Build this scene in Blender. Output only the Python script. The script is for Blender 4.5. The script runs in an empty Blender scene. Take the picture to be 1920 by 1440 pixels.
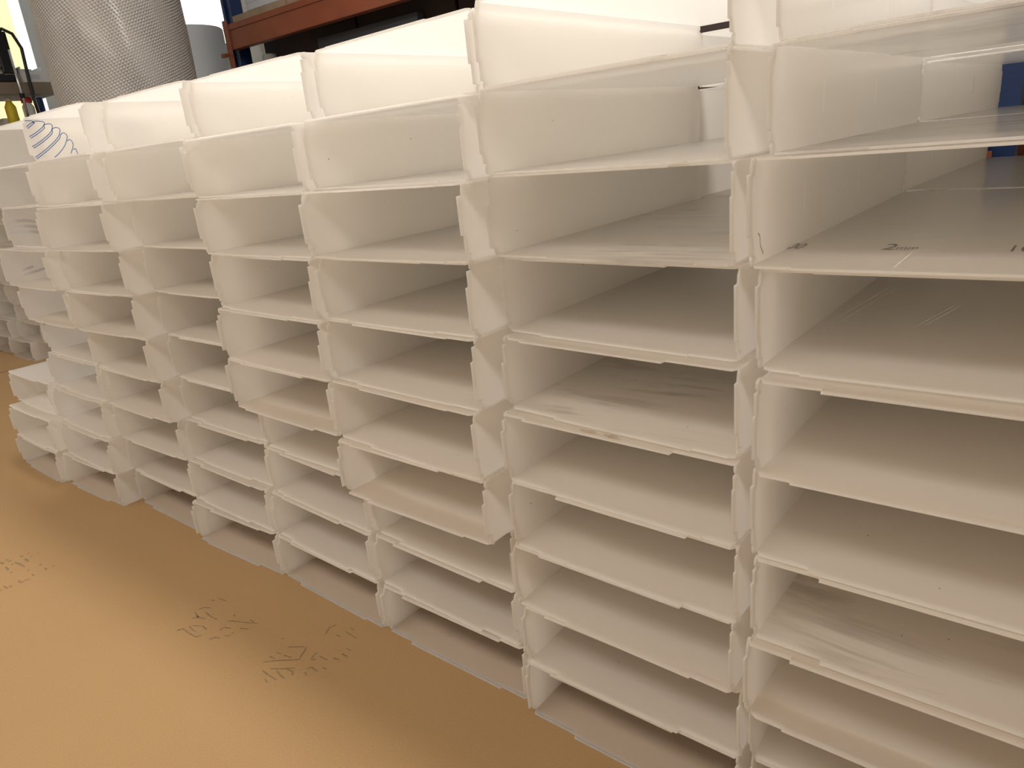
import bpy, bmesh, math, random
from mathutils import Matrix, Vector

# ---------------------------------------------------------------- camera, world, lamps
scene = bpy.context.scene
COL = scene.collection
cam_data = bpy.data.cameras.new('camera')
cam_data.sensor_width = 36.0
cam_data.lens = 25.47
cam_data.clip_start = 0.02
cam = bpy.data.objects.new('camera', cam_data)
COL.objects.link(cam)
_R = ((0.7734772, -0.6206177, -0.1287115), (0.6262477, 0.7170034, 0.3061370), (-0.0977075, -0.3173953, 0.9432463))
cam.matrix_world = Matrix(((_R[0][0], _R[0][2], -_R[0][1], 0.26627), (_R[1][0], _R[1][2], -_R[1][1], -0.68089),
                           (_R[2][0], _R[2][2], -_R[2][1], 0.84034), (0, 0, 0, 1)))
scene.camera = cam

world = bpy.data.worlds.new('world'); scene.world = world
world.use_nodes = True
_bg = world.node_tree.nodes['Background']
_bg.inputs[0].default_value = (0.86, 0.93, 1.0, 1)
_bg.inputs[1].default_value = 3.0

def tube_lamp(x, y, z, lx, ly, power, col):
    l = bpy.data.lights.new('ceiling_tube', 'AREA'); l.shape = 'RECTANGLE'; l.size = lx; l.size_y = ly
    l.energy = power; l.color = col
    o = bpy.data.objects.new('ceiling_tube', l); o.location = (x, y, z); COL.objects.link(o)
    return o
tube_lamp(-0.9, -1.6, 2.60, 3.6, 0.7, 49, (1.0, 0.925, 0.83))     # batten row in front of the stack
tube_lamp(-1.0, 0.42, 2.60, 3.0, 0.3, 41, (1.0, 0.925, 0.83))     # batten row above the stack
tube_lamp(-4.5, -1.6, 2.60, 1.5, 0.5, 16, (1.0, 0.925, 0.83))     # added lamp out of view, brightens far-left floor and distant stack

scene.view_settings.view_transform = 'Standard'
scene.view_settings.look = 'None'
scene.view_settings.gamma = 1.0
scene.view_settings.exposure = 0.3
scene.cycles.max_bounces = 14
scene.cycles.use_light_tree = False
scene.cycles.diffuse_bounces = 12
scene.cycles.transmission_bounces = 16

# ---------------------------------------------------------------- helpers
random.seed(11)
def obj(name, me, m=None, parent=None):
    o = bpy.data.objects.new(name, me); COL.objects.link(o)
    if m is not None and me is not None:
        if not me.materials: me.materials.append(m)
    if parent is not None: o.parent = parent
    return o
def tag(o, label, cat, group=None):
    o['label'] = label; o['category'] = cat
    if group: o['group'] = group
    return o
def thing(name, label, cat, loc=(0, 0, 0), rz=0.0, group=None):
    o = bpy.data.objects.new(name, None); COL.objects.link(o)
    o.empty_display_size = 0.05
    o.location = loc; o.rotation_euler = (0, 0, rz)
    return tag(o, label, cat, group)
def struct(name, me, m):
    o = obj(name, me, m); o['kind'] = 'structure'; return o
def mesh_from(bm, name, smooth=False):
    bmesh.ops.recalc_face_normals(bm, faces=bm.faces)
    me = bpy.data.meshes.new(name); bm.to_mesh(me); bm.free()
    if smooth:
        for p in me.polygons: p.use_smooth = True
    return me
def add_box(bm, lo, hi, bev=0.0):
    r = bmesh.ops.create_cube(bm, size=1.0)
    vs = r['verts']
    for v in vs:
        v.co = Vector([(lo[i] + hi[i]) / 2 + v.co[i] * (hi[i] - lo[i]) for i in range(3)])
    if bev > 0:
        es = list({e for v in vs for e in v.link_edges})
        bmesh.ops.bevel(bm, geom=es, offset=bev, segments=2, affect='EDGES', profile=0.6)
def box_mesh(name, lo, hi, bev=0.0):
    bm = bmesh.new(); add_box(bm, lo, hi, bev); return mesh_from(bm, name)
def add_tube(bm, pts, r, seg=8):
    pts = [Vector(p) for p in pts]; rings = []
    for i, p in enumerate(pts):
        d = (pts[min(i + 1, len(pts) - 1)] - pts[max(i - 1, 0)]).normalized()
        a = d.cross(Vector((0.31, 0.2, 0.93)))
        if a.length < 0.1: a = d.cross(Vector((1, 0, 0)))
        a.normalize(); b = d.cross(a)
        rr = r[i] if isinstance(r, (list, tuple)) else r
        rings.append([bm.verts.new(p + rr * (math.cos(2 * math.pi * k / seg) * a + math.sin(2 * math.pi * k / seg) * b)) for k in range(seg)])
    for i in range(len(rings) - 1):
        for k in range(seg):
            bm.faces.new((rings[i][k], rings[i][(k + 1) % seg], rings[i + 1][(k + 1) % seg], rings[i + 1][k]))
    bm.faces.new(rings[0]); bm.faces.new(rings[-1][::-1])
def tube_mesh(name, pts, r, seg=8):
    bm = bmesh.new(); add_tube(bm, pts, r, seg); return mesh_from(bm, name, True)
def add_lathe(bm, prof, seg=48, c=(0, 0)):
    rings = []
    for (r, z) in prof:
        rings.append([bm.verts.new((c[0] + r * math.cos(2 * math.pi * k / seg), c[1] + r * math.sin(2 * math.pi * k / seg), z)) for k in range(seg)])
    for i in range(len(rings) - 1):
        for k in range(seg):
            bm.faces.new((rings[i][k], rings[i][(k + 1) % seg], rings[i + 1][(k + 1) % seg], rings[i + 1][k]))
    return rings

# ---------------------------------------------------------------- materials
def nodes(m):
    m.use_nodes = True
    return m.node_tree, m.node_tree.nodes, m.node_tree.links
def simple(name, col, rough=0.6, metal=0.0, noise=0.0, scale=20.0, bump=0.0, spec=0.5):
    m = bpy.data.materials.new(name); t, n, l = nodes(m); b = n['Principled BSDF']
    b.inputs['Roughness'].default_value = rough; b.inputs['Metallic'].default_value = metal
    b.inputs['Specular IOR Level'].default_value = spec
    b.inputs['Base Color'].default_value = (*col, 1)
    if noise > 0:
        tc = n.new('ShaderNodeTexCoord'); nz = n.new('ShaderNodeTexNoise'); nz.inputs['Scale'].default_value = scale; nz.inputs['Detail'].default_value = 6
        rp = n.new('ShaderNodeMapRange'); rp.inputs[3].default_value = 1 - noise; rp.inputs[4].default_value = 1 + noise
        mx = n.new('ShaderNodeVectorMath'); mx.operation = 'SCALE'; mx.inputs[0].default_value = col
        l.new(tc.outputs['Object'], nz.inputs['Vector']); l.new(nz.outputs[0], rp.inputs[0]); l.new(rp.outputs[0], mx.inputs['Scale']); l.new(mx.outputs[0], b.inputs['Base Color'])
        if bump > 0:
            bp = n.new('ShaderNodeBump'); bp.inputs['Strength'].default_value = bump; bp.inputs['Distance'].default_value = 0.002
            l.new(nz.outputs[0], bp.inputs['Height']); l.new(bp.outputs[0], b.inputs['Normal'])
    return m

def plastic(name, col, trans, rough, dirt):
    m = bpy.data.materials.new(name); t, n, l = nodes(m)
    n.remove(n['Principled BSDF']); b = n.new('ShaderNodeBsdfDiffuse'); gl = n.new('ShaderNodeBsdfGlossy'); out = n['Material Output']
    tc = n.new('ShaderNodeTexCoord'); oi = n.new('ShaderNodeObjectInfo')
    off = n.new('ShaderNodeVectorMath'); off.operation = 'ADD'
    sc = n.new('ShaderNodeVectorMath'); sc.operation = 'SCALE'; sc.inputs['Scale'].default_value = 37.0
    cx = n.new('ShaderNodeCombineXYZ')
    for i in range(3): l.new(oi.outputs['Random'], cx.inputs[i])
    l.new(cx.outputs[0], sc.inputs[0]); l.new(tc.outputs['Object'], off.inputs[0]); l.new(sc.outputs[0], off.inputs[1])
    # rubbed streaks across the sheet
    mp = n.new('ShaderNodeMapping'); mp.inputs['Scale'].default_value = (5, 34, 9); mp.inputs['Rotation'].default_value = (0, 0, 0.35)
    st = n.new('ShaderNodeTexNoise'); st.inputs['Scale'].default_value = 1.0; st.inputs['Detail'].default_value = 4; st.inputs['Roughness'].default_value = 0.65; st.inputs['Distortion'].default_value = 0.6
    l.new(off.outputs[0], mp.inputs[0]); l.new(mp.outputs[0], st.inputs['Vector'])
    big = n.new('ShaderNodeTexNoise'); big.inputs['Scale'].default_value = 4.5; big.inputs['Detail'].default_value = 2
    l.new(off.outputs[0], big.inputs['Vector'])
    r1 = n.new('ShaderNodeMapRange'); r1.inputs[1].default_value = 0.49; r1.inputs[2].default_value = 0.72
    r2 = n.new('ShaderNodeMapRange'); r2.inputs[1].default_value = 0.47; r2.inputs[2].default_value = 0.66
    l.new(st.outputs[0], r1.inputs[0]); l.new(big.outputs[0], r2.inputs[0])
    mu = n.new('ShaderNodeMath'); mu.operation = 'MULTIPLY'; l.new(r1.outputs[0], mu.inputs[0]); l.new(r2.outputs[0], mu.inputs[1])
    mu2 = n.new('ShaderNodeMath'); mu2.operation = 'MULTIPLY'; mu2.inputs[1].default_value = dirt; l.new(mu.outputs[0], mu2.inputs[0])
    mx = mu2
    cm = n.new('ShaderNodeMix'); cm.data_type = 'RGBA'
    cm.inputs['A'].default_value = (*col, 1); cm.inputs['B'].default_value = (0.16, 0.13, 0.10, 1)
    if dirt <= 0: cm.inputs['Factor'].default_value = 0
    else: l.new(mx.outputs[0], cm.inputs['Factor'])
    l.new(cm.outputs['Result'], b.inputs['Color'])
    rr = n.new('ShaderNodeMapRange'); rr.inputs[3].default_value = rough * 0.75; rr.inputs[4].default_value = rough * 1.4
    gl.inputs['Roughness'].default_value = rough
    if dirt > 0: l.new(big.outputs[0], rr.inputs[0]); l.new(rr.outputs[0], gl.inputs['Roughness'])
    lw = n.new('ShaderNodeLayerWeight'); lw.inputs[0].default_value = 0.5; pw = n.new('ShaderNodeMath'); pw.operation = 'POWER'; pw.inputs[1].default_value = 5
    fr = n.new('ShaderNodeMapRange'); fr.inputs[3].default_value = 0.03; fr.inputs[4].default_value = 0.8
    l.new(lw.outputs['Facing'], pw.inputs[0]); l.new(pw.outputs[0], fr.inputs[0]); mg = n.new('ShaderNodeMixShader')
    tr = n.new('ShaderNodeBsdfTranslucent'); l.new(cm.outputs['Result'], tr.inputs[0])
    ms = n.new('ShaderNodeMixShader'); ms.inputs[0].default_value = trans
    l.new(b.outputs[0], ms.inputs[1]); l.new(tr.outputs[0], ms.inputs[2])
    l.new(fr.outputs[0], mg.inputs[0]); l.new(ms.outputs[0], mg.inputs[1]); l.new(gl.outputs[0], mg.inputs[2]); l.new(mg.outputs[0], out.inputs[0])
    return m
M = {}
M['plastic'] = plastic('white_translucent_plastic', (0.98, 0.968, 0.947), 0.77, 0.34, 0.0)
M['plastic_scuffed'] = plastic('scuffed_translucent_plastic', (0.975, 0.962, 0.938), 0.75, 0.30, 0.6)
M['plastic_glossy'] = plastic('glossy_translucent_plastic', (0.98, 0.968, 0.947), 0.77, 0.13, 0.06)
M['plastic_glossy_streaked'] = plastic('streaked_glossy_translucent_plastic', (0.975, 0.962, 0.938), 0.75, 0.13, 0.6)  # dark brown streaks mixed into the glossy panel colour
M['blue_print'] = simple('blue_print_ink', (0.02, 0.11, 0.36), 0.5)
M['faint_print'] = simple('faint_blue_print_ink', (0.66, 0.67, 0.71), 0.5)
M['grey_print'] = simple('grey_print_ink', (0.16, 0.15, 0.15), 0.5)
M['blue_steel'] = simple('blue_rack_paint', (0.007, 0.027, 0.105), 0.4, 0, 0.2, 12)
M['orange_steel'] = simple('orange_rack_paint', (0.22, 0.06, 0.025), 0.45, 0, 0.25, 9)
M['wood'] = simple('grey_deck_timber', (0.30, 0.23, 0.16), 0.75, 0, 0.3, 14, 0.3)
M['shelf_board'] = simple('shelf_board', (0.25, 0.20, 0.15), 0.7, 0, 0.2, 10)
M['white_paint'] = simple('white_paint', (0.82, 0.83, 0.84), 0.5)
M['paper'] = simple('white_sheet_stack', (0.62, 0.66, 0.72), 0.6, 0, 0.08, 10)
M['foam'] = simple('pale_foam_roll', (0.80, 0.87, 0.95), 0.6, 0, 0.05, 6)
M['black'] = simple('black_plastic', (0.012, 0.012, 0.014), 0.4)
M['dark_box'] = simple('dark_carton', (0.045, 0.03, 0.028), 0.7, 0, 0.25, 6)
M['slate'] = simple('slate_panel', (0.07, 0.08, 0.10), 0.45, 0, 0.15, 5)
M['chrome'] = simple('bare_steel', (0.75, 0.76, 0.78), 0.25, 0.9)
M['red'] = simple('red_plastic', (0.70, 0.04, 0.03), 0.4)
M['yellow'] = simple('yellow_plastic', (0.85, 0.68, 0.04), 0.4)
M['carton'] = simple('brown_carton', (0.42, 0.27, 0.14), 0.8, 0, 0.15, 12)
M['wall'] = simple('painted_wall', (0.72, 0.68, 0.62), 0.85, 0, 0.06, 3)
M['ceiling'] = simple('painted_ceiling', (0.74, 0.71, 0.66), 0.9, 0, 0.05, 3)
M['concrete'] = simple('concrete_floor', (0.10, 0.09, 0.08), 0.85, 0, 0.25, 7, 0.3)
M['render_wall'] = simple('peach_render', (0.62, 0.43, 0.20), 0.9, 0, 0.08, 3)

def cardboard():
    m = bpy.data.materials.new('kraft_cardboard'); t, n, l = nodes(m); b = n['Principled BSDF']
    tc = n.new('ShaderNodeTexCoord')
    n1 = n.new('ShaderNodeTexNoise'); n1.inputs['Scale'].default_value = 2.2; n1.inputs['Detail'].default_value = 3
    mp = n.new('ShaderNodeMapping'); mp.inputs['Scale'].default_value = (260, 420, 300)
    n2 = n.new('ShaderNodeTexNoise'); n2.inputs['Scale'].default_value = 1.0; n2.inputs['Detail'].default_value = 3
    vo = n.new('ShaderNodeTexVoronoi'); vo.inputs['Scale'].default_value = 130.0
    for k in (n1, vo): l.new(tc.outputs['Object'], k.inputs['Vector'])
    l.new(tc.outputs['Object'], mp.inputs[0]); l.new(mp.outputs[0], n2.inputs['Vector'])
    c1 = n.new('ShaderNodeMix'); c1.data_type = 'RGBA'; c1.inputs['A'].default_value = (0.345, 0.217, 0.099, 1); c1.inputs['B'].default_value = (0.39, 0.248, 0.118, 1)
    l.new(n1.outputs[0], c1.inputs['Factor'])
    rp = n.new('ShaderNodeMapRange'); rp.inputs[1].default_value = 0.3; rp.inputs[2].default_value = 0.7; rp.inputs[3].default_value = 0.93; rp.inputs[4].default_value = 1.06
    l.new(n2.outputs[0], rp.inputs[0])
    ml = n.new('ShaderNodeVectorMath'); ml.operation = 'SCALE'; l.new(c1.outputs['Result'], ml.inputs[0]); l.new(rp.outputs[0], ml.inputs['Scale'])
    lt = n.new('ShaderNodeMath'); lt.operation = 'LESS_THAN'; lt.inputs[1].default_value = 0.11; l.new(vo.outputs['Distance'], lt.inputs[0])
    ml2 = n.new('ShaderNodeMath'); ml2.operation = 'MULTIPLY'; ml2.inputs[1].default_value = 0.12; l.new(lt.outputs[0], ml2.inputs[0])
    c2 = n.new('ShaderNodeMix'); c2.data_type = 'RGBA'; c2.inputs['B'].default_value = (0.17, 0.10, 0.045, 1)
    l.new(ml2.outputs[0], c2.inputs['Factor']); l.new(ml.outputs[0], c2.inputs['A'])
    l.new(c2.outputs['Result'], b.inputs['Base Color'])
    b.inputs['Roughness'].default_value = 0.72; b.inputs['Specular IOR Level'].default_value = 0.3
    bp = n.new('ShaderNodeBump'); bp.inputs['Strength'].default_value = 0.15; bp.inputs['Distance'].default_value = 0.0006
    l.new(n2.outputs[0], bp.inputs['Height']); l.new(bp.outputs[0], b.inputs['Normal'])
    return m
M['cardboard'] = cardboard()
M['scuff'] = simple('scuffed_cardboard_mark', (0.235, 0.155, 0.078), 0.85, 0, 0.4, 120)
def bubble():
    m = bpy.data.materials.new('bubble_film'); t, n, l = nodes(m); b = n['Principled BSDF']; out = n['Material Output']
    b.inputs['Base Color'].default_value = (0.60, 0.585, 0.57, 1); b.inputs['Roughness'].default_value = 0.16
    b.inputs['Specular IOR Level'].default_value = 0.6
    tr = n.new('ShaderNodeBsdfTranslucent'); tr.inputs[0].default_value = (0.75, 0.75, 0.76, 1)
    ms = n.new('ShaderNodeMixShader'); ms.inputs[0].default_value = 0.3
    l.new(b.outputs[0], ms.inputs[1]); l.new(tr.outputs[0], ms.inputs[2]); l.new(ms.outputs[0], out.inputs[0])
    return m
M['bubble'] = bubble()
def glass():
    m = bpy.data.materials.new('window_glass'); t, n, l = nodes(m); out = n['Material Output']
    n.remove(n['Principled BSDF'])
    tp = n.new('ShaderNodeBsdfTransparent'); tp.inputs[0].default_value = (0.95, 0.97, 0.97, 1)
    gl = n.new('ShaderNodeBsdfGlossy'); gl.inputs['Roughness'].default_value = 0.02
    ms = n.new('ShaderNodeMixShader'); ms.inputs[0].default_value = 0.06
    l.new(tp.outputs[0], ms.inputs[1]); l.new(gl.outputs[0], ms.inputs[2]); l.new(ms.outputs[0], out.inputs[0])
    return m
M['glass'] = glass()

# ---------------------------------------------------------------- the room
X0, X1, Y0, Y1, ZC = -7.5, 3.0, -3.6, 4.6, 3.1
ZF = -0.008
struct('floor', box_mesh('floor', (X0 - .1, Y0 - .1, ZF - .1), (X1 + .1, Y1 + .1, ZF)), M['concrete'])
struct('ceiling', box_mesh('ceiling', (X0 - .1, Y0 - .1, ZC), (X1 + .1, Y1 + .1, ZC + .1)), M['ceiling'])
struct('wall_back', box_mesh('wall_back', (X0, Y1, ZF), (X1, Y1 + .1, ZC)), M['wall'])
struct('wall_front', box_mesh('wall_front', (X0, Y0 - .1, ZF), (X1, Y0, ZC)), M['wall'])
struct('wall_right', box_mesh('wall_right', (X1, Y0 - .1, ZF), (X1 + .1, Y1 + .1, ZC)), M['wall'])
WY0, WY1, WZ0, WZ1 = 0.3, 4.4, 0.95, 2.85
bm = bmesh.new()
for lo, hi in (((X0 - .1, Y0 - .1, ZF), (X0, WY0, ZC)), ((X0 - .1, WY1, ZF), (X0, Y1 + .1, ZC)),
               ((X0 - .1, WY0, ZF), (X0, WY1, WZ0)), ((X0 - .1, WY0, WZ1), (X0, WY1, ZC))):
    add_box(bm, lo, hi)
struct('wall_left', mesh_from(bm, 'wall_left'), M['wall'])
win = bpy.data.objects.new('window_1', None); COL.objects.link(win); win['kind'] = 'structure'
win.location = (X0 - .05, (WY0 + WY1) / 2, WZ0)
def wpart(name, lo, hi, m):
    c = win.location
    return obj(name, box_mesh(name, [lo[i] - c[i] for i in range(3)], [hi[i] - c[i] for i in range(3)]), m, win)
xa, xb = X0 - .08, X0 + .02
wpart('window_frame', (xa, WY0, WZ0), (xb, WY1, WZ0 + .06), M['white_paint'])
wpart('window_frame', (xa, WY0, WZ1 - .06), (xb, WY1, WZ1), M['white_paint'])
ms_ = (WY0, 2.20, WY1 - .08)
for y in ms_: wpart('mullion', (xa, y, WZ0 + .06), (xb, y + .09, WZ1 - .06), M['white_paint'])
for a, b_ in ((WY0 + .09, 2.20), (2.29, WY1 - .08)):
    wpart('pane', (X0 - .045, a, WZ0 + .06), (X0 - .04, b_, WZ1 - .06), M['glass'])
tag(struct('neighbouring_house', box_mesh('neighbouring_house', (-12.2, -1.0, -.1), (-12.0, 3.74, 3.6)), M['render_wall']),
    'peach rendered house wall outside the bright window', 'building')
del bpy.data.objects['neighbouring_house']['kind']

# cardboard sheets lying on the concrete
def sheet(label, x0, x1, y0, y1):
    o = obj('cardboard_sheet', box_mesh('cardboard_sheet', (x0, y0, ZF), (x1, y1, 0.0)), M['cardboard'])
    return tag(o, label, 'cardboard', 'cardboard sheets covering the floor')
main_sheet = sheet('large brown cardboard sheet under the long stack of white boxes', -3.925, 2.2, -2.3, 1.5)
sheet('narrow brown cardboard sheet between two dark gaps at the far left', -4.52, -3.945, -1.6, 1.6)
sheet('brown cardboard sheet farthest away under the distant stack', -6.9, -4.54, -1.6, 1.6)
MARKS = [[[[-1.057, -0.2237], [-1.0538, -0.2134], [-1.0277, -0.2138]], [[-1.0277, -0.2138], [-1.0029, -0.2126], [-0.9995, -0.2024]], [[-1.0495, -0.2023], [-1.0293, -0.2045], [-1.0187, -0.2041]], [[-1.045, -0.1974], [-1.024, -0.1867], [-1.007, -0.1886]], [[-0.9725, -0.2017], [-0.9701, -0.1922], [-0.9575, -0.1884]], [[-0.9823, -0.1755], [-0.9827, -0.1653], [-0.9667, -0.1597]], [[-0.9571, -0.1801], [-0.9465, -0.1716]], [[-0.9522, -0.1507], [-0.9341, -0.1415]], [[-1.0695, -0.1869], [-1.0603, -0.1769], [-1.0841, -0.1716]], [[-1.0873, -0.1624], [-1.0821, -0.1524], [-1.0668, -0.1454]], [[-1.0644, -0.1596], [-1.0384, -0.1613], [-1.0185, -0.1599]], [[-1.0944, -0.13], [-1.0837, -0.1268]], [[-0.9957, -0.1502], [-0.9749, -0.1396], [-0.9568, -0.1327], [-0.9342, -0.1209]], [[-0.9591, -0.1235], [-0.9439, -0.1226]], [[-0.9528, -0.1666], [-0.9501, -0.1633]], [[-1.0869, -0.1184], [-1.0612, -0.1146]], [[-1.003, -0.1331], [-0.9951, -0.1327]], [[-1.0685, -0.1775], [-1.0417, -0.172]]], [[[-0.8217, -0.1802], [-0.8065, -0.166], [-0.7709, -0.141]], [[-0.7709, -0.141], [-0.7828, -0.1199], [-0.7888, -0.1105]], [[-0.8259, -0.1654], [-0.8107, -0.1632]], [[-0.8254, -0.1522], [-0.8125, -0.1496]], [[-0.8059, -0.1492], [-0.7871, -0.1447]], [[-0.8182, -0.1307], [-0.7926, -0.1129]], [[-0.7965, -0.1846], [-0.778, -0.1729], [-0.7573, -0.158]], [[-0.8035, -0.1943], [-0.7835, -0.1954], [-0.7603, -0.1943]], [[-0.7814, -0.1802], [-0.7653, -0.1838], [-0.7503, -0.1845]], [[-0.7675, -0.168], [-0.7531, -0.1658], [-0.7463, -0.1717]], [[-0.7336, -0.1551], [-0.7237, -0.1574]], [[-0.7373, -0.1488], [-0.7352, -0.1405], [-0.7141, -0.141]], [[-0.7178, -0.1295], [-0.7042, -0.1285]], [[-0.7521, -0.1281], [-0.7568, -0.1183], [-0.7579, -0.1098]], [[-0.7499, -0.1285], [-0.7438, -0.1228]], [[-0.747, -0.114], [-0.7244, -0.1131]], [[-0.7217, -0.1035], [-0.7056, -0.1005]], [[-0.7159, -0.0872], [-0.699, -0.0874]], [[-0.7201, -0.0732], [-0.7074, -0.0727]], [[-0.7614, -0.043], [-0.7265, -0.0449]], [[-0.7624, -0.0296], [-0.7495, -0.0316]], [[-0.7876, -0.0691], [-0.7981, -0.0516], [-0.793, -0.0403]], [[-0.7686, -0.0593], [-0.7566, -0.0577]], [[-0.8506, -0.124], [-0.8477, -0.1182]], [[-0.781, -0.2041], [-0.7682, -0.2077]]], [[[-1.7215, -0.3321], [-1.7013, -0.3303]], [[-1.7191, -0.3207], [-1.7137, -0.3159]], [[-1.701, -0.3219], [-1.7034, -0.3133]], [[-1.6802, -0.3197], [-1.6744, -0.3172]], [[-1.6834, -0.3116], [-1.6604, -0.3081], [-1.6349, -0.3062]], [[-1.7062, -0.2928], [-1.6959, -0.2903]], [[-1.6832, -0.2914], [-1.6543, -0.2913]], [[-1.7035, -0.2775], [-1.6963, -0.2762]], [[-1.6799, -0.2793], [-1.6742, -0.276]], [[-1.6797, -0.2638], [-1.6764, -0.2612]], [[-1.6382, -0.3354], [-1.6353, -0.3321]], [[-1.6798, -0.3325], [-1.6572, -0.3338]], [[-1.5785, -0.3374], [-1.5657, -0.3373], [-1.5597, -0.3338]], [[-1.5663, -0.3317], [-1.5605, -0.3191]], [[-1.5812, -0.3081], [-1.5665, -0.3087]], [[-1.5811, -0.2811], [-1.5664, -0.2805]], [[-1.5719, -0.2677], [-1.5692, -0.2629]], [[-1.5848, -0.3652], [-1.5689, -0.3647], [-1.5652, -0.3624]], [[-1.5715, -0.3765], [-1.5661, -0.3748]], [[-1.573, -0.3567], [-1.5627, -0.3565]], [[-1.6119, -0.3072], [-1.6063, -0.3055]], [[-1.613, -0.2804], [-1.6063, -0.2798]]]]
def ribbon(bm, pts, w, conv, seed=0):
    """flat stroke along 2-D pts; conv maps (a, b) to 3-D"""
    rnd = random.Random(seed); L = []; P = [Vector((p[0], p[1])) for p in pts]
    Q = []
    for i in range(len(P) - 1):
        for k in range(4): Q.append(P[i].lerp(P[i + 1], k / 4))
    Q.append(P[-1])
    for i, p in enumerate(Q):
        d = (Q[min(i + 1, len(Q) - 1)] - Q[max(i - 1, 0)]).normalized(); nn = Vector((-d.y, d.x))
        ww = w * (0.5 + 0.9 * rnd.random()) * (0.55 if i in (0, len(Q) - 1) else 1) if seed else w
        L.append((bm.verts.new(conv(p + nn * ww)), bm.verts.new(conv(p - nn * ww))))
    for i in range(len(L) - 1):
        bm.faces.new((L[i][0], L[i][1], L[i + 1][1], L[i + 1][0]))
for k, strokes in enumerate(MARKS):
    bm = bmesh.new()
    for j, s in enumerate(strokes):
        ribbon(bm, s, 0.0015 if k < 2 else 0.0024, lambda p: (p.x, p.y, 0.0003), 1 + j + 50 * k)
    o = obj('boot_print', mesh_from(bm, 'boot_print'), M['scuff'], main_sheet)
    o['label'] = 'dark scuffed boot print on cardboard'; o['kind'] = 'stuff'

# ---------------------------------------------------------------- the plastic boxes (folded open-ended sleeves)
T = 0.0024
W, H, D = 0.329, 0.1, 0.605
def edge_profile(L, rnd, kind):
    """front-edge outline of a panel of length L: list of (s, y), y < 0 sticks out"""
    c = rnd.uniform(0.002, 0.006) if rnd.random() < .75 else .010
    if kind == 'flat':
        a, b = L * rnd.uniform(0.17, 0.27), L * rnd.uniform(0.82, 0.9); h = rnd.uniform(0.004, 0.008)
        p = [(0, c * .8), (c * .5, 0.0), (a, 0.0), (a + .001, -h), (b, -h), (b + .001, -h * .35), (L - c, -h * .35), (L - c * .3, c * .3), (L, c)]
        if rnd.random() < 0.45: p = [(L - s, y) for s, y in reversed(p)]
    else:
        a, b = L * rnd.uniform(0.10, 0.2), L * rnd.uniform(0.62, 0.78); h = rnd.uniform(0.005, 0.0085); e = L * rnd.uniform(.86, .91)
        p = [(0, c), (a * .55, c * .15), (a, 0.0), (a + .0008, -h), (b, -h), (b + .0008, -h * .4), (e, -h * .4), (e + .0008, h * .6)]
        # round relief tab at the fold
        r = (L - e) / 2 - .0006
        for k in range(1, 5):
            th = math.pi * k / 5
            p.append((e + .001 + r * (1 - math.cos(th)), h * .6 - r * .75 * math.sin(th)))
        p.append((L, h * .8))
        if rnd.random() < 0.5: p = [(L - s, y) for s, y in reversed(p)]
    return p
RIM = 0.0045
def panel_mesh(name, L, depth, conv, rnd, kind, ti, slope=0.0, slots=()):
    """folded sheet spanning s in 0..L, y in 0..depth with thick hems at both open ends;
    conv(s, y, t) -> xyz, the sheet lies at t = ti (the side facing into the box)"""
    f = [(s, y + slope * s) for s, y in edge_profile(L, rnd, kind)]
    bk = [(s, depth - y) for s, y in edge_profile(L, rnd, kind)][::-1]
    loops = [f + bk] + [[(a, b), (a, c), (d, c), (d, b)] for a, b, d, c in slots]
    to = T - ti
    bm = bmesh.new(); es = []
    for lp in loops:
        vs = [bm.verts.new((s, y, ti)) for s, y in lp]
        for i in range(len(vs)): es.append(bm.edges.new((vs[i], vs[(i + 1) % len(vs)])))
    bmesh.ops.triangle_fill(bm, use_beauty=True, use_dissolve=False, edges=es, normal=(0, 0, 1))
    for prof, d in ((f, RIM), (bk, -RIM)):
        q = [[bm.verts.new(c) for c in ((s, y, ti), (s, y, to), (s, y + d, to), (s, y + d, ti))] for s, y in prof]
        for i in range(len(q) - 1):
            for k in range(3): bm.faces.new((q[i][k], q[i + 1][k], q[i + 1][k + 1], q[i][k + 1]))
        bm.faces.new(q[0]); bm.faces.new(q[-1][::-1])
    for v in bm.verts: v.co = Vector(conv(*v.co))
    bmesh.ops.remove_doubles(bm, verts=bm.verts, dist=1e-6)
    me = bpy.data.meshes.new(name); bm.to_mesh(me); bm.free()
    return me

def plastic_box(label, x, y, z, h=H, slope=0.0, mat='plastic', slots=(), seed=0, group=None, rz=0.0, w=W, d=D):
    rnd = random.Random(seed)
    root = thing('plastic_box', label, 'plastic box', (x, y, z), rz, group)
    m = M['plastic_glossy' if 'glossy' in mat else 'plastic']; mb = M[mat]; mt = mb if 'glossy' in mat else m
    g = 0.0002                                   # hair gap at the folds
    h = h - 0.0008
    bt = obj('bottom_panel', panel_mesh('bottom_panel', w - 2 * T - 2 * g, d, lambda s, yy, t: (s + T + g, yy, t), rnd, 'flat', T, slope), mb, root)
    tp = obj('top_panel', panel_mesh('top_panel', w - 2 * T - 2 * g, d, lambda s, yy, t: (s + T + g, yy, h - T + t), rnd, 'flat', 0.0, slope), mt, root)
    ls = obj('side_panel', panel_mesh('side_panel', h, d, lambda s, yy, t: (t, yy, s), rnd, 'side', T, 0, slots), m, root)
    rs = obj('side_panel', panel_mesh('side_panel', h, d, lambda s, yy, t: (w - T + t, yy + slope * w, s), rnd, 'side', 0.0, 0, slots), m, root)
    return root, bt, tp, ls, rs

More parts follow.
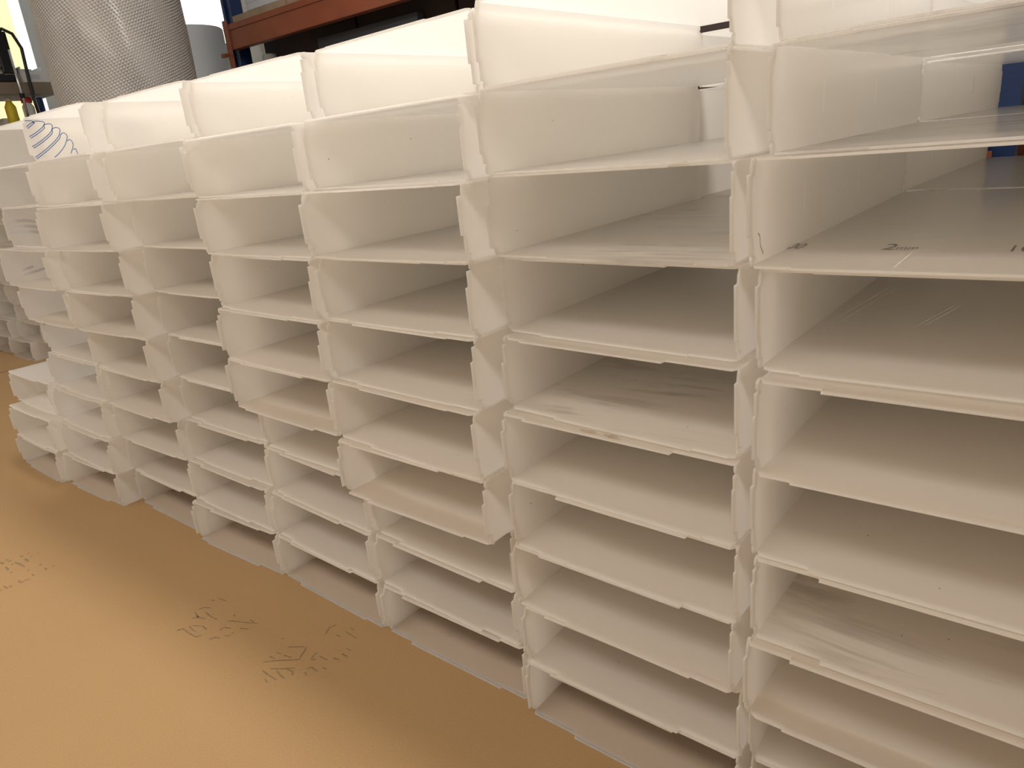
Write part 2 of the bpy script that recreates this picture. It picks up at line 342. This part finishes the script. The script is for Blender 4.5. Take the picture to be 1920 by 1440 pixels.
ROWN = {10: 'topmost', 9: 'second from the top', 8: 'third from the top', 7: 'fourth from the top', 6: 'fifth from the top', 5: 'sixth from the top',
        4: 'seventh from the top', 3: 'eighth from the top', 2: 'ninth from the top', 1: 'on the cardboard'}
COLN = {7: 'in column at right edge', 6: 'in second column from right', 5: 'in third column from right',
        4: 'in fourth column from right', 3: 'in fifth column from right', 2: 'in sixth column from right', 1: 'in seventh column from right'}
# column: rows from the floor up, (x mm, y mm, front skew degrees, z mm, height mm)
STACK = {
1: [(-2066, -41, 2.5, 0, 99), (-2046, -28, 0.0, 99, 100), (-2050, -17, 0.0, 200, 101), (-2056, -1, 0.0, 300, 100), (-2049, 8, 0.0, 400, 101), (-2055, -22, 0.0, 501, 100), (-2056, -39, 0.0, 601, 99), (-2051, -4, 0.0, 701, 101), (-2053, -6, 0.0, 802, 100), (-2051, 21, 0.0, 901, 99)],
2: [(-1714, 16, 0.0, 0, 100), (-1711, 16, 0.5, 100, 99), (-1701, 4, 1.3, 199, 100), (-1703, -2, 0.1, 299, 101), (-1709, 0, -1.0, 400, 101), (-1715, -21, 2.4, 501, 99), (-1708, -15, 0.7, 600, 100), (-1711, -35, 2.4, 700, 99), (-1710, -26, 1.5, 800, 101), (-1712, -7, -0.1, 900, 98)],
3: [(-1367, -4, 2.2, 0, 101), (-1374, 16, -0.6, 101, 100), (-1368, 32, 0.0, 201, 100), (-1363, 42, 0.0, 301, 101), (-1373, 42, 0.0, 402, 101), (-1374, 46, 0.0, 502, 99), (-1369, 37, 0.0, 602, 100), (-1368, 36, 0.0, 701, 99), (-1367, 8, -0.3, 800, 100), (-1370, 29, 0.4, 900, 97)],
4: [(-1032, 12, -1.3, 0, 99), (-1034, 21, -2.7, 99, 99), (-1028, 28, -2.8, 198, 100), (-1028, 33, 0.0, 298, 101), (-1033, -8, -1.8, 399, 99), (-1028, -7, -2.2, 498, 99), (-1028, 3, -3.2, 597, 100), (-1024, -4, -1.0, 698, 99), (-1027, 3, -0.5, 797, 100), (-1033, 39, 0.6, 897, 98)],
5: [(-690, 5, 0.3, 0, 99), (-697, 15, -1.4, 99, 99), (-695, 23, -1.6, 198, 101), (-695, -27, -0.6, 299, 100), (-700, -15, -2.7, 399, 100), (-696, -4, -2.3, 499, 101), (-695, -1, -1.7, 600, 99), (-691, -12, -0.1, 699, 99), (-694, 17, -1.7, 798, 101), (-694, 58, -3.3, 899, 96)],
6: [(-341, -12, 0.0, 0, 99), (-338, -10, 0.0, 99, 99), (-344, -11, -1.3, 199, 100), (-339, -7, -1.8, 298, 100), (-341, -5, -2.1, 398, 100), (-342, 12, -3.4, 498, 101), (-352, 39, -3.8, 598, 101), (-355, 29, -2.9, 700, 102), (-361, 35, -3.4, 802, 101), (-360, 45, -4.0, 903, 99)],
7: [(0, 0, 0.0, 0, 100), (0, 0, 0.0, 100, 100), (8, -38, 0.0, 199, 100), (12, -28, 0.0, 299, 100), (8, -23, 0.0, 399, 100), (14, -33, 0.0, 499, 101), (4, -3, 0.0, 600, 102), (-4, -5, 0.0, 702, 102), (4, 22, 0.0, 803, 97), (8, 29, 0.0, 901, 100)],
}
SLOT2 = ((0.034, 0.146, 0.066, 0.1475), (0.034, 0.352, 0.066, 0.3535))
SLOT1 = ((0.034, 0.176, 0.066, 0.1775),)
BOX = {}
for c in sorted(STACK):
    for i, (x, y, sk, z, h) in enumerate(STACK[c]):
        r = i + 1
        mat = 'plastic'; slots = ()
        if c == 7: mat = 'plastic_glossy_streaked' if r >= 9 else 'plastic_glossy' if r >= 7 else 'plastic'; slots = SLOT2 if r >= 8 else ()
        if (c, r) in ((6, 6), (6, 8), (7, 4)): mat = 'plastic_scuffed'
        if c == 4 and r in (8, 9): slots = SLOT1
        what = 'open-ended white plastic box'
        if (c, r) == (2, 10): what = 'open white box with blue curved stripes inside,'
        elif (c, r) == (7, 8): what = 'open white box with printed floor,'
        elif (c, r) == (6, 6): what = 'open white box with dirty streaked floor,'
        elif (c, r) == (5, 4): what = 'open white box jutting out,'
        BOX[c, r] = plastic_box('%s %s %s' % (what, ROWN[r], COLN[c]), x / 1000, y / 1000, z / 1000, h / 1000, math.tan(math.radians(sk)),
                                mat, slots, seed=c * 31 + r * 7, group='white plastic boxes stacked in the long wall')
# short stack at the left end
for r, (x, y, lab) in enumerate(((-2.415, -.053, 'bottom box of the short three-high stack at the left end'),
                                 (-2.408, -.048, 'middle box of the short three-high stack at the left end'),
                                 (-2.440, -.012, 'brightly lit top box of the short three-high stack at the left end'))):
    plastic_box('white plastic ' + lab, x, y, r * .1, .1, 0, 'plastic', seed=900 + r, group='short stack of three white boxes')
# second layer standing behind the two nearest columns, seen through the open ends
for c, a, ra in ((7, -2.8, 6), (6, -0.4, 6)):
    for r in range(1, 11):
        f0 = BOX[c, r][0].location; x = f0.x + (-.004 if c == 7 else -.012)
        yb = f0.y + D + (.036 if c == 7 else .021) + max(0, math.tan(math.radians(STACK[c][r - 1][2])) * W)
        k = r - ra
        lab = ('rear white box, behind the one %s %s' % (ROWN[r], COLN[c]))
        plastic_box(lab, x, yb, STACK[c][r - 1][3] / 1000 - (.0 if r < 10 else .004), STACK[c][r - 1][4] / 1000 - (.007 if r >= 9 else .001), 0,
                    'plastic_glossy' if c == 7 and r > 6 else 'plastic', SLOT2 if c == 7 and r > 6 else (), seed=500 + c * 20 + r, rz=math.radians(a), group='second layer of white boxes behind the wall of boxes')
# distant stack
FARN = {-4.14: 'right column of the distant stack', -4.50: 'middle column of the distant stack', -4.85: 'left column of the distant stack'}
for ci, xf in enumerate((-4.14, -4.50, -4.85)):
    for r in range(10):
        dx = {0: -.18, 1: -.07}.get(r, .012 * ((r * 7 + ci * 3) % 5 - 2) / 2)
        plastic_box('white plastic box, %s in the %s' % (ROWN[r + 1] if r else 'lowest', FARN[xf]), xf + dx, .52 + .012 * ((r * 3 + ci) % 4 - 1.5), r * .1, .1, 0, 'plastic', seed=700 + r + 20 * ci,
                    group='distant stack of white boxes at the far left')

# ---- prints on the boxes
STRIPES = [[[-0.004, 0.992], [0.013, 0.99], [0.004, 0.984], [-0.004, 0.978]], [[0.012, 0.987], [0.018, 0.99], [0.035, 0.987], [0.03, 0.977], [0.01, 0.964], [-0.004, 0.957]],
           [[0.033, 0.98], [0.043, 0.983], [0.051, 0.979], [0.043, 0.964], [0.019, 0.947], [-0.004, 0.935]], [[0.049, 0.971], [0.059, 0.974], [0.065, 0.968], [0.055, 0.951], [0.026, 0.929], [-0.004, 0.911]],
           [[0.064, 0.958], [0.072, 0.961], [0.077, 0.953], [0.067, 0.934], [0.051, 0.918], [0.037, 0.908]], [[0.074, 0.943], [0.082, 0.945], [0.085, 0.933], [0.075, 0.914]], [[0.083, 0.922], [0.088, 0.924], [0.09, 0.91]]]
def smooth(pts, n=5):
    P = [Vector(p) for p in pts]; out = []
    for i in range(len(P) - 1):
        p0, p1, p2, p3 = P[max(i - 1, 0)], P[i], P[i + 1], P[min(i + 2, len(P) - 1)]
        for k in range(n):
            t = k / n
            out.append(0.5 * ((2 * p1) + (p2 - p0) * t + (2 * p0 - 5 * p1 + 4 * p2 - p3) * t * t + (3 * p1 - p0 - 3 * p2 + p3) * t ** 3))
    return out + [P[-1]]
def print_strokes(c, r, strokes, w, mat, name, side=3, xx=T + .0003, thick=None):
    root = BOX[c, r][0]; bm = bmesh.new()
    for s in strokes:
        ribbon(bm, smooth(s), w, lambda p: (xx, p.x - root.location.y, p.y - root.location.z))
    return obj(name, mesh_from(bm, name), M[mat], BOX[c, r][side])
for i, s in enumerate(STRIPES):
    if 0 < i < 5:
        pv = STRIPES[i - 1]; k = min(3, len(pv) - 1)
        s = [[p[0] + .002, p[1] - .0035] for p in reversed(pv[-k:])] + s
    print_strokes(2, 10, [s], .0008, 'blue_print', 'blue_stripe')
# a paler print on the far side of the same box and on boxes of the left column
print_strokes(2, 10, [[(.03 + .012 * k, .965 - .004 * k), (.05 + .012 * k, .945), (.075 + .012 * k, .918)] for k in range(4)], .003, 'faint_print', 'faint_stripe', 4, W - T + .0003)
print_strokes(1, 8, [[(.0, .765 - .013 * k), (.05, .762 - .015 * k), (.10, .742 - .012 * k)] for k in range(3)], .0036, 'faint_print', 'faint_stripe')
print_strokes(1, 7, [[(.0, .622), (.05, .628), (.12, .640)], [(.0, .634), (.03, .640)]], .003, 'faint_print', 'faint_stripe')
print_strokes(1, 5, [[(.010, .494), (.045, .492)], [(.045, .492), (.034, .479)], [(.034, .479), (.008, .480)]], .0012, 'grey_print', 'grey_bracket')
M['crease_glint'] = simple('crease_highlight', (0.95, 0.94, 0.92), 0.2)  # highlight along the raised folds, painted as pale ribbons
M['smudge'] = simple('brown_smudge', (0.45, 0.37, 0.29), 0.7, 0, 0.3, 90)
def floor_strokes(c, r, strokes, w, mat, name, z, part=1, seed=0):
    root = BOX[c, r][0]; bm = bmesh.new()
    for k, s_ in enumerate(strokes):
        ribbon(bm, s_, w, lambda p: (p.x - root.location.x, p.y - root.location.y, z), seed and seed + k)
    return obj(name, mesh_from(bm, name), M[mat], BOX[c, r][part])
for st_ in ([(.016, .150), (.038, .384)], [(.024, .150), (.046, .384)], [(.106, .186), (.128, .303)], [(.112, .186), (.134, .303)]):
    floor_strokes(7, 7, [st_], .0008, 'crease_glint', 'crease_glint', T + .0006)
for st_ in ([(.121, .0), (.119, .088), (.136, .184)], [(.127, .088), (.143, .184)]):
    floor_strokes(7, 8, [st_], .0006, 'crease_glint', 'crease_glint', T + .0006)
print_strokes(7, 8, [[(.010, .733), (.015, .729), (.016, .721), (.024, .711)]], .0008, 'smudge', 'scratch')
floor_strokes(6, 5, [[(-.214, -.008), (-.192, -.008)], [(-.179, -.009), (-.158, -.010)]], .0035, 'smudge', 'smudge', .0995, 2, 77)
rnd = random.Random(5)
for (c, r), (root, bt, tp, ls, rs) in BOX.items():
    if c < 4: continue
    bm = bmesh.new()
    for k in range(rnd.randint(2, 5)):
        rad = rnd.uniform(.0004, .0011); a = rnd.uniform(0, 6)
        if rnd.random() < .7:
            cx_, cy_ = rnd.uniform(.03, .3), rnd.uniform(.02, .28)
            bm.faces.new([bm.verts.new((cx_ + rad * rnd.uniform(.7, 1.5) * math.cos(a + q), cy_ + rad * math.sin(a + q), T + .0003)) for q in (0, 1.05, 2.1, 3.14, 4.2, 5.24)])
        else:
            cz_, cy_ = rnd.uniform(.02, .08), rnd.uniform(.03, .3)
            bm.faces.new([bm.verts.new((T + .0003, cy_ + rad * math.sin(a + q), cz_ + rad * math.cos(a + q))) for q in (0, 1.05, 2.1, 3.14, 4.2, 5.24)])
    o = obj('dirt_specks', mesh_from(bm, 'dirt_specks'), M['grey_print'], bt); o['kind'] = 'stuff'
def text_mesh(body, size, sx):
    cu = bpy.data.curves.new('print', 'FONT'); cu.body = body; cu.size = size
    ob = bpy.data.objects.new('print', cu); COL.objects.link(ob)
    bpy.context.view_layer.update()
    me = bpy.data.meshes.new_from_object(ob.evaluated_get(bpy.context.evaluated_depsgraph_get()))
    bpy.data.objects.remove(ob)
    for v in me.vertices: v.co.x *= sx
    return me
for body, size, sx, x, y in (('00', .046, .36, -.004, .090), ('2', .050, .5, .088, .090), ('mm', .030, .42, .101, .092), ('10', .046, .46, .190, .090)):
    o = obj('printed_text', text_mesh(body, size, sx), M['grey_print'], BOX[7, 8][1])
    rt = BOX[7, 8][0]
    o.location = (x - rt.location.x, y - rt.location.y, T + .0003)

# ---------------------------------------------------------------- pallet rack behind
YR = 1.75
rack = thing('pallet_rack', 'blue and orange steel pallet rack behind the white boxes', 'rack', (-3.56, YR, ZF))
def rp(name, lo, hi, m, parent=rack, bev=0.0):
    c = rack.location
    return obj(name, box_mesh(name, [lo[i] - c[i] for i in range(3)], [hi[i] - c[i] for i in range(3)], bev), M[m], parent)
def upright(x, y, face):
    bm = bmesh.new(); c = rack.location
    def a(lo, hi): add_box(bm, [lo[i] - c[i] for i in range(3)], [hi[i] - c[i] for i in range(3)])
    w = .085
    a((x, y, ZF), (x + .022, y + .004, 2.6)); a((x + w - .022, y, ZF), (x + w, y + .004, 2.6))
    a((x + .022, y + .012, ZF), (x + w - .022, y + .016, 2.6))
    a((x, y + .004, ZF), (x + .004, y + .07, 2.6)); a((x + w - .004, y + .004, ZF), (x + w, y + .07, 2.6))
    return obj('upright', mesh_from(bm, 'upright'), M['blue_steel'], rack)
for x in (-3.615, -.062):
    upright(x, YR, 1); upright(x, YR + .86, -1)
    bm = bmesh.new(); c = rack.location
    for k in range(4):
        z = .15 + .55 * k
        add_tube(bm, [(x + .045 - c[0], YR + .05 - c[1], z), (x + .045 - c[0], YR + .88 - c[1], z + .5)], .014, 6)
    obj('brace', mesh_from(bm, 'brace'), M['blue_steel'], rack)
for (z0, z1) in ((1.440, 1.565), (.545, .668)):
    for y in (YR - .045, YR + .86):
        b_ = rp('beam', (-3.520, y, z0), (-.062, y + .045, z1), 'orange_steel', bev=.004)
        rp('beam_lip', (-3.520, y - .004, z1 - .03), (-.062, y, z1 - .012), 'orange_steel', b_)
        for x in (-3.560, -.068):
            e = rp('end_plate', (x, y - .006, z0 - .085), (x + .045, y - .001, z1 + .02), 'orange_steel')
            rp('lock_pin', (x - .03, y - .03, z0 - .03), (x + .004, y - .008, z0 - .012), 'orange_steel', e)
for k in range(7):
    x = -3.50 + .49 * k
    rp('deck_board', (x, YR - .02, 1.567), (x + .482, YR + .90, 1.600), 'wood')
    rp('deck_board', (x, YR - .02, .670), (x + .482, YR + .90, .700), 'wood')
# on the rack
for k in range(5):
    o = obj('sheet_bundle', box_mesh('sheet_bundle', (-.17, 0, 0), (.17, .55, .033), .002), M['paper'])
    o.location = (-3.345 + .004 * (k % 2), YR + .085 + .008 * ((k * 3) % 3), 1.6005 + .034 * k); o.rotation_euler = (0, 0, math.radians(.6 * ((k * 2) % 3 - 1)))
    tag(o, ['lowest', 'second', 'third', 'fourth', 'uppermost'][k] + ' of the white sheet bundles on the rack shelf beside the blue upright', 'sheets', 'white sheet bundles on the rack shelf')
def carton(lo, hi, m, label, strip=True):
    c = ((lo[0] + hi[0]) / 2, (lo[1] + hi[1]) / 2, lo[2])
    t = thing('storage_carton', label, 'carton', c, 0, 'dark cartons on the rack')
    L = lambda p: [p[i] - c[i] for i in range(3)]
    obj('carton_body', box_mesh('carton_body', L(lo), L(hi), .004), M[m], t)
    if strip:
        xm = (lo[0] + hi[0]) / 2
        obj('tape_strip', box_mesh('tape_strip', L((xm - .03, lo[1] - .001, hi[2] - .12)), L((xm + .03, lo[1] - .0005, hi[2] - .003))), M['dark_box'], t)
    return t
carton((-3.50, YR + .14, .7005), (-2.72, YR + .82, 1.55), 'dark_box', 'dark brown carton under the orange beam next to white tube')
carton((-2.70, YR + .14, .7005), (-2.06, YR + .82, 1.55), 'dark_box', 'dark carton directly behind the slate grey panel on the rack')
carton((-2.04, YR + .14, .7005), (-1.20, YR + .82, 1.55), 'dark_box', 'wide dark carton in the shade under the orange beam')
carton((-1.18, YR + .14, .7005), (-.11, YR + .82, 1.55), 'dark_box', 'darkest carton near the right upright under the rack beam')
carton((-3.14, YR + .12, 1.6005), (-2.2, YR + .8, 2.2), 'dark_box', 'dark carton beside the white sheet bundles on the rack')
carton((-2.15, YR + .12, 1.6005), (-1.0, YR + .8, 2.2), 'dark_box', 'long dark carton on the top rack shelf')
sp = obj('slate_panel', box_mesh('slate_panel', (-.36, 0, 0), (.36, .04, .715), .003), M['slate'])
sp.location = (-2.60, YR + .05, .7006); sp.rotation_euler = (math.radians(-3), 0, 0)
tag(sp, 'flat slate grey panel leaning on the cartons under the orange beam', 'panel')
bm = bmesh.new(); rg = add_lathe(bm, [(.038, 0), (.042, .004), (.042, .72), (.038, .724), (.030, .724), (.030, .70)], 20); bm.faces.new(rg[0]); bm.faces.new(rg[-1])
pt = obj('cardboard_tube', mesh_from(bm, 'cardboard_tube', True), M['white_paint']); pt.location = (-3.385, YR + .085, .7006)
pt.scale = (.9, .9, .97)
tag(pt, 'white tube standing upright beneath the left end of the orange beam', 'tube')

# ---------------------------------------------------------------- rolls
def roll(name, label, loc, rad, h, m, core=True, tilt=0.0):
    t = thing(name, label, 'roll', loc, 0)
    bm = bmesh.new()
    rg = add_lathe(bm, [(.05, h), (rad * .5, h + .003), (rad - .008, h + .002), (rad, h - .006), (rad, h * .66), (rad * 1.004, h * .5), (rad, h * .3), (rad, .006), (rad - .008, 0), (.05, 0), (.05, h)], 72)
    obj('wound_film', mesh_from(bm, 'wound_film', True), m, t)
    bm = bmesh.new()
    add_lathe(bm, [(.038, -.0), (.049, -.0), (.049, h + .012), (.038, h + .012), (.038, 0)], 24)
    obj('core_tube', mesh_from(bm, 'core_tube', True), M['carton'], t)
    return t
RB, HB = .30, 1.85
roll_b = roll('bubble_wrap_roll', 'tall standing roll of bubble wrap behind the stack at upper left', (-3.36, 1.03, .0005), RB, HB, M['bubble'])
# bubbles on the side that shows, every one a little dome
bm = bmesh.new(); step = .0135; tw = 0.42
nz = int(1.5 / (step * .87)); na = int(math.pi * 1.2 * RB / step)
for iz in range(nz):
    for ia in range(na):
        a = math.radians(-128) + (ia + .5 * (iz % 2)) * step / RB
        z = .62 + iz * step * .87 + .35 * RB * (a + 1.0)
        if not (.7 < z < HB - .02): continue
        # shallow wrinkles: bubbles pressed flat along slanting bands
        k = math.sin(9 * a + 14 * z) * math.sin(5 * z - 3 * a + 1.0)
        hgt = .0030 + .0022 * k
        if hgt < .0013: hgt = .0013
        ca, sa = math.cos(a), math.sin(a); r0 = .0062
        ring0 = []; ring1 = []
        for q in range(6):
            th = q * math.pi / 3
            for rr, hh, rg in ((r0, .0001, ring0), (r0 * .68, hgt * .8, ring1)):
                da = rr * math.cos(th) / RB; zz = z + rr * math.sin(th); R_ = RB + hh + .0015
                rg.append(bm.verts.new((R_ * math.cos(a + da), R_ * math.sin(a + da), zz)))
        tip = bm.verts.new(((RB + hgt + .0015) * ca, (RB + hgt + .0015) * sa, z))
        for q in range(6):
            bm.faces.new((ring0[q], ring0[(q + 1) % 6], ring1[(q + 1) % 6], ring1[q])); bm.faces.new((ring1[q], ring1[(q + 1) % 6], tip))
ob = obj('bubbles', mesh_from(bm, 'bubbles', True), M['bubble'], roll_b); ob['kind'] = 'stuff'
roll('foam_roll', 'pale bluish white foam roll standing between bubble wrap and blue upright', (-4.46, 1.98, ZF), .235, 1.70, M['foam'])
roll('foam_roll', 'slim white roll standing just left of the blue rack upright', (-4.70, 2.42, ZF), .085, 1.66, M['white_paint'])

# ---------------------------------------------------------------- shelf unit by the window
su = thing('shelf_unit', 'brown open shelf unit in front of the window at far left', 'shelf', (-5.85, 1.0, 0.0003))
def sp_(name, lo, hi, m, parent=su, bev=0.002):
    c = su.location
    return obj(name, box_mesh(name, [lo[i] - c[i] for i in range(3)], [hi[i] - c[i] for i in range(3)], bev), M[m], parent)
for z0, z1 in ((1.46, 1.535), (1.20, 1.262), (.55, .60)):
    sp_('shelf_board', (-6.05, .2, z0), (-5.6, 1.60, z1), 'shelf_board')
for y in (.2, 1.58):
    for x in (-6.05, -5.64): sp_('post', (x, y, 0.0003), (x + .04, y + .03, 1.46), 'shelf_board')
su2 = thing('parts_bin', 'small white bin on the top shelf by the window', 'bin', (-5.72, 1.47, 1.5352))
bm = bmesh.new(); add_box(bm, (-.10, -.07, 0), (.10, .07, .006)); add_box(bm, (-.10, -.07, .006), (-.095, .07, .11)); add_box(bm, (.095, -.07, .006), (.10, .07, .07)); add_box(bm, (-.095, -.07, .006), (.095, -.065, .1)); add_box(bm, (-.095, .065, .006), (.095, .07, .1))
obj('bin_body', mesh_from(bm, 'bin_body'), M['white_paint'], su2)
obj('label_holder', box_mesh('label_holder', (.1003, -.04, .02), (.102, .04, .05)), M['paper'], su2)
mc = thing('machine', 'brown and black bench machine with cable on the top shelf', 'machine', (-5.75, 1.22, 1.5352))
obj('machine_body', box_mesh('machine_body', (-.14, -.22, .10), (.10, .10, .33), .012), M['wood'], mc)
obj('machine_head', box_mesh('machine_head', (-.13, .08, .06), (.11, .165, .32), .012), M['black'], mc)
obj('machine_foot', box_mesh('machine_foot', (-.15, -.22, 0), (.13, .14, .05), .01), M['black'], mc)
obj('machine_column', box_mesh('machine_column', (-.10, -.12, .05), (.06, -.02, .10), .004), M['black'], mc)
obj('cable', tube_mesh('cable', [(.06, .12, .31), (.10, .15, .335), (.14, .19, .30), (.16, .215, .21), (.165, .205, .05), (.165, .20, -.12), (.17, .205, -.24)], .011, 8), M['black'], mc)
rodt = thing('steel_rod', 'thin steel rod with clamp leaning against the shelf unit', 'rod', (-5.55, 1.35, 1.262))
obj('rod', tube_mesh('rod', [(.07, .025, .02), (.075, .02, .47)], .008, 8), M['chrome'], rodt)
obj('clamp', tube_mesh('clamp', [(.0715, .024, .17), (.072, .0235, .20)], .016, 10), M['black'], rodt)
obj('clamp_base', box_mesh('clamp_base', (-.02, -.01, .0005), (.085, .055, .035), .006), M['black'], rodt)
rodt.location = (-5.655, 1.33, 1.2624)
for nm, y, w, h, m, lab, cat in (('capped_bottle', 1.41, .075, .182, 'white_paint', 'white bottle with a wide red cap on the lower shelf by the window', 'bottle'),
                                 ('blue_tin', 1.485, .06, .182, 'blue_steel', 'dark blue tin at the right end of the lower shelf', 'tin'),
                                 ('yellow_bottle', 1.30, .07, .185, 'yellow', 'yellow plastic bottle on the lower shelf by the window', 'bottle')):
    bm = bmesh.new()
    r_ = w / 2
    rg = add_lathe(bm, [(r_ * .9, 0), (r_, .006), (r_, h * .68), (r_ * .55, h * .84), (r_ * .5, h * .9)] if nm != 'blue_tin' else [(r_, 0), (r_, h - .004), (r_ * .96, h)], 18)
    bm.faces.new(rg[0]); bm.faces.new(rg[-1])
    t = thing(nm, lab, cat, (-5.70, y, 1.2624))
    obj('container_body', mesh_from(bm, 'container_body', True), M[m], t)
    bm = bmesh.new(); rg = add_lathe(bm, [(r_ * (.9 if nm == 'capped_bottle' else .52), h * (.82 if nm == 'capped_bottle' else .9)), (r_ * (.9 if nm == 'capped_bottle' else .52), h), (r_ * .3, h + .005)] if nm != 'blue_tin' else [(r_ * .8, h), (r_ * .8, h + .006)], 14); bm.faces.new(rg[-1])
    obj('cap', mesh_from(bm, 'cap', True), M['red' if nm == 'capped_bottle' else 'white_paint'], t)
for k, (y, w, d_, h, m, lab) in enumerate(((1.30, .10, .12, .06, 'white_paint', 'small white box behind the yellow bottle on the lower shelf'),
                                           (1.16, .13, .16, .15, 'carton', 'small brown carton left of the yellow bottle on the lower shelf'))):
    t = thing('small_box', lab, 'box', (-5.86 if k else -5.80, y, 1.2624))
    obj('box_body', box_mesh('box_body', (-d_ / 2, -w / 2, 0), (d_ / 2, w / 2, h - .012), .002), M[m], t)
    obj('box_lid', box_mesh('box_lid', (-d_ / 2 - .002, -w / 2 - .002, h - .0118), (d_ / 2 + .002, w / 2 + .002, h), .002), M[m], t)
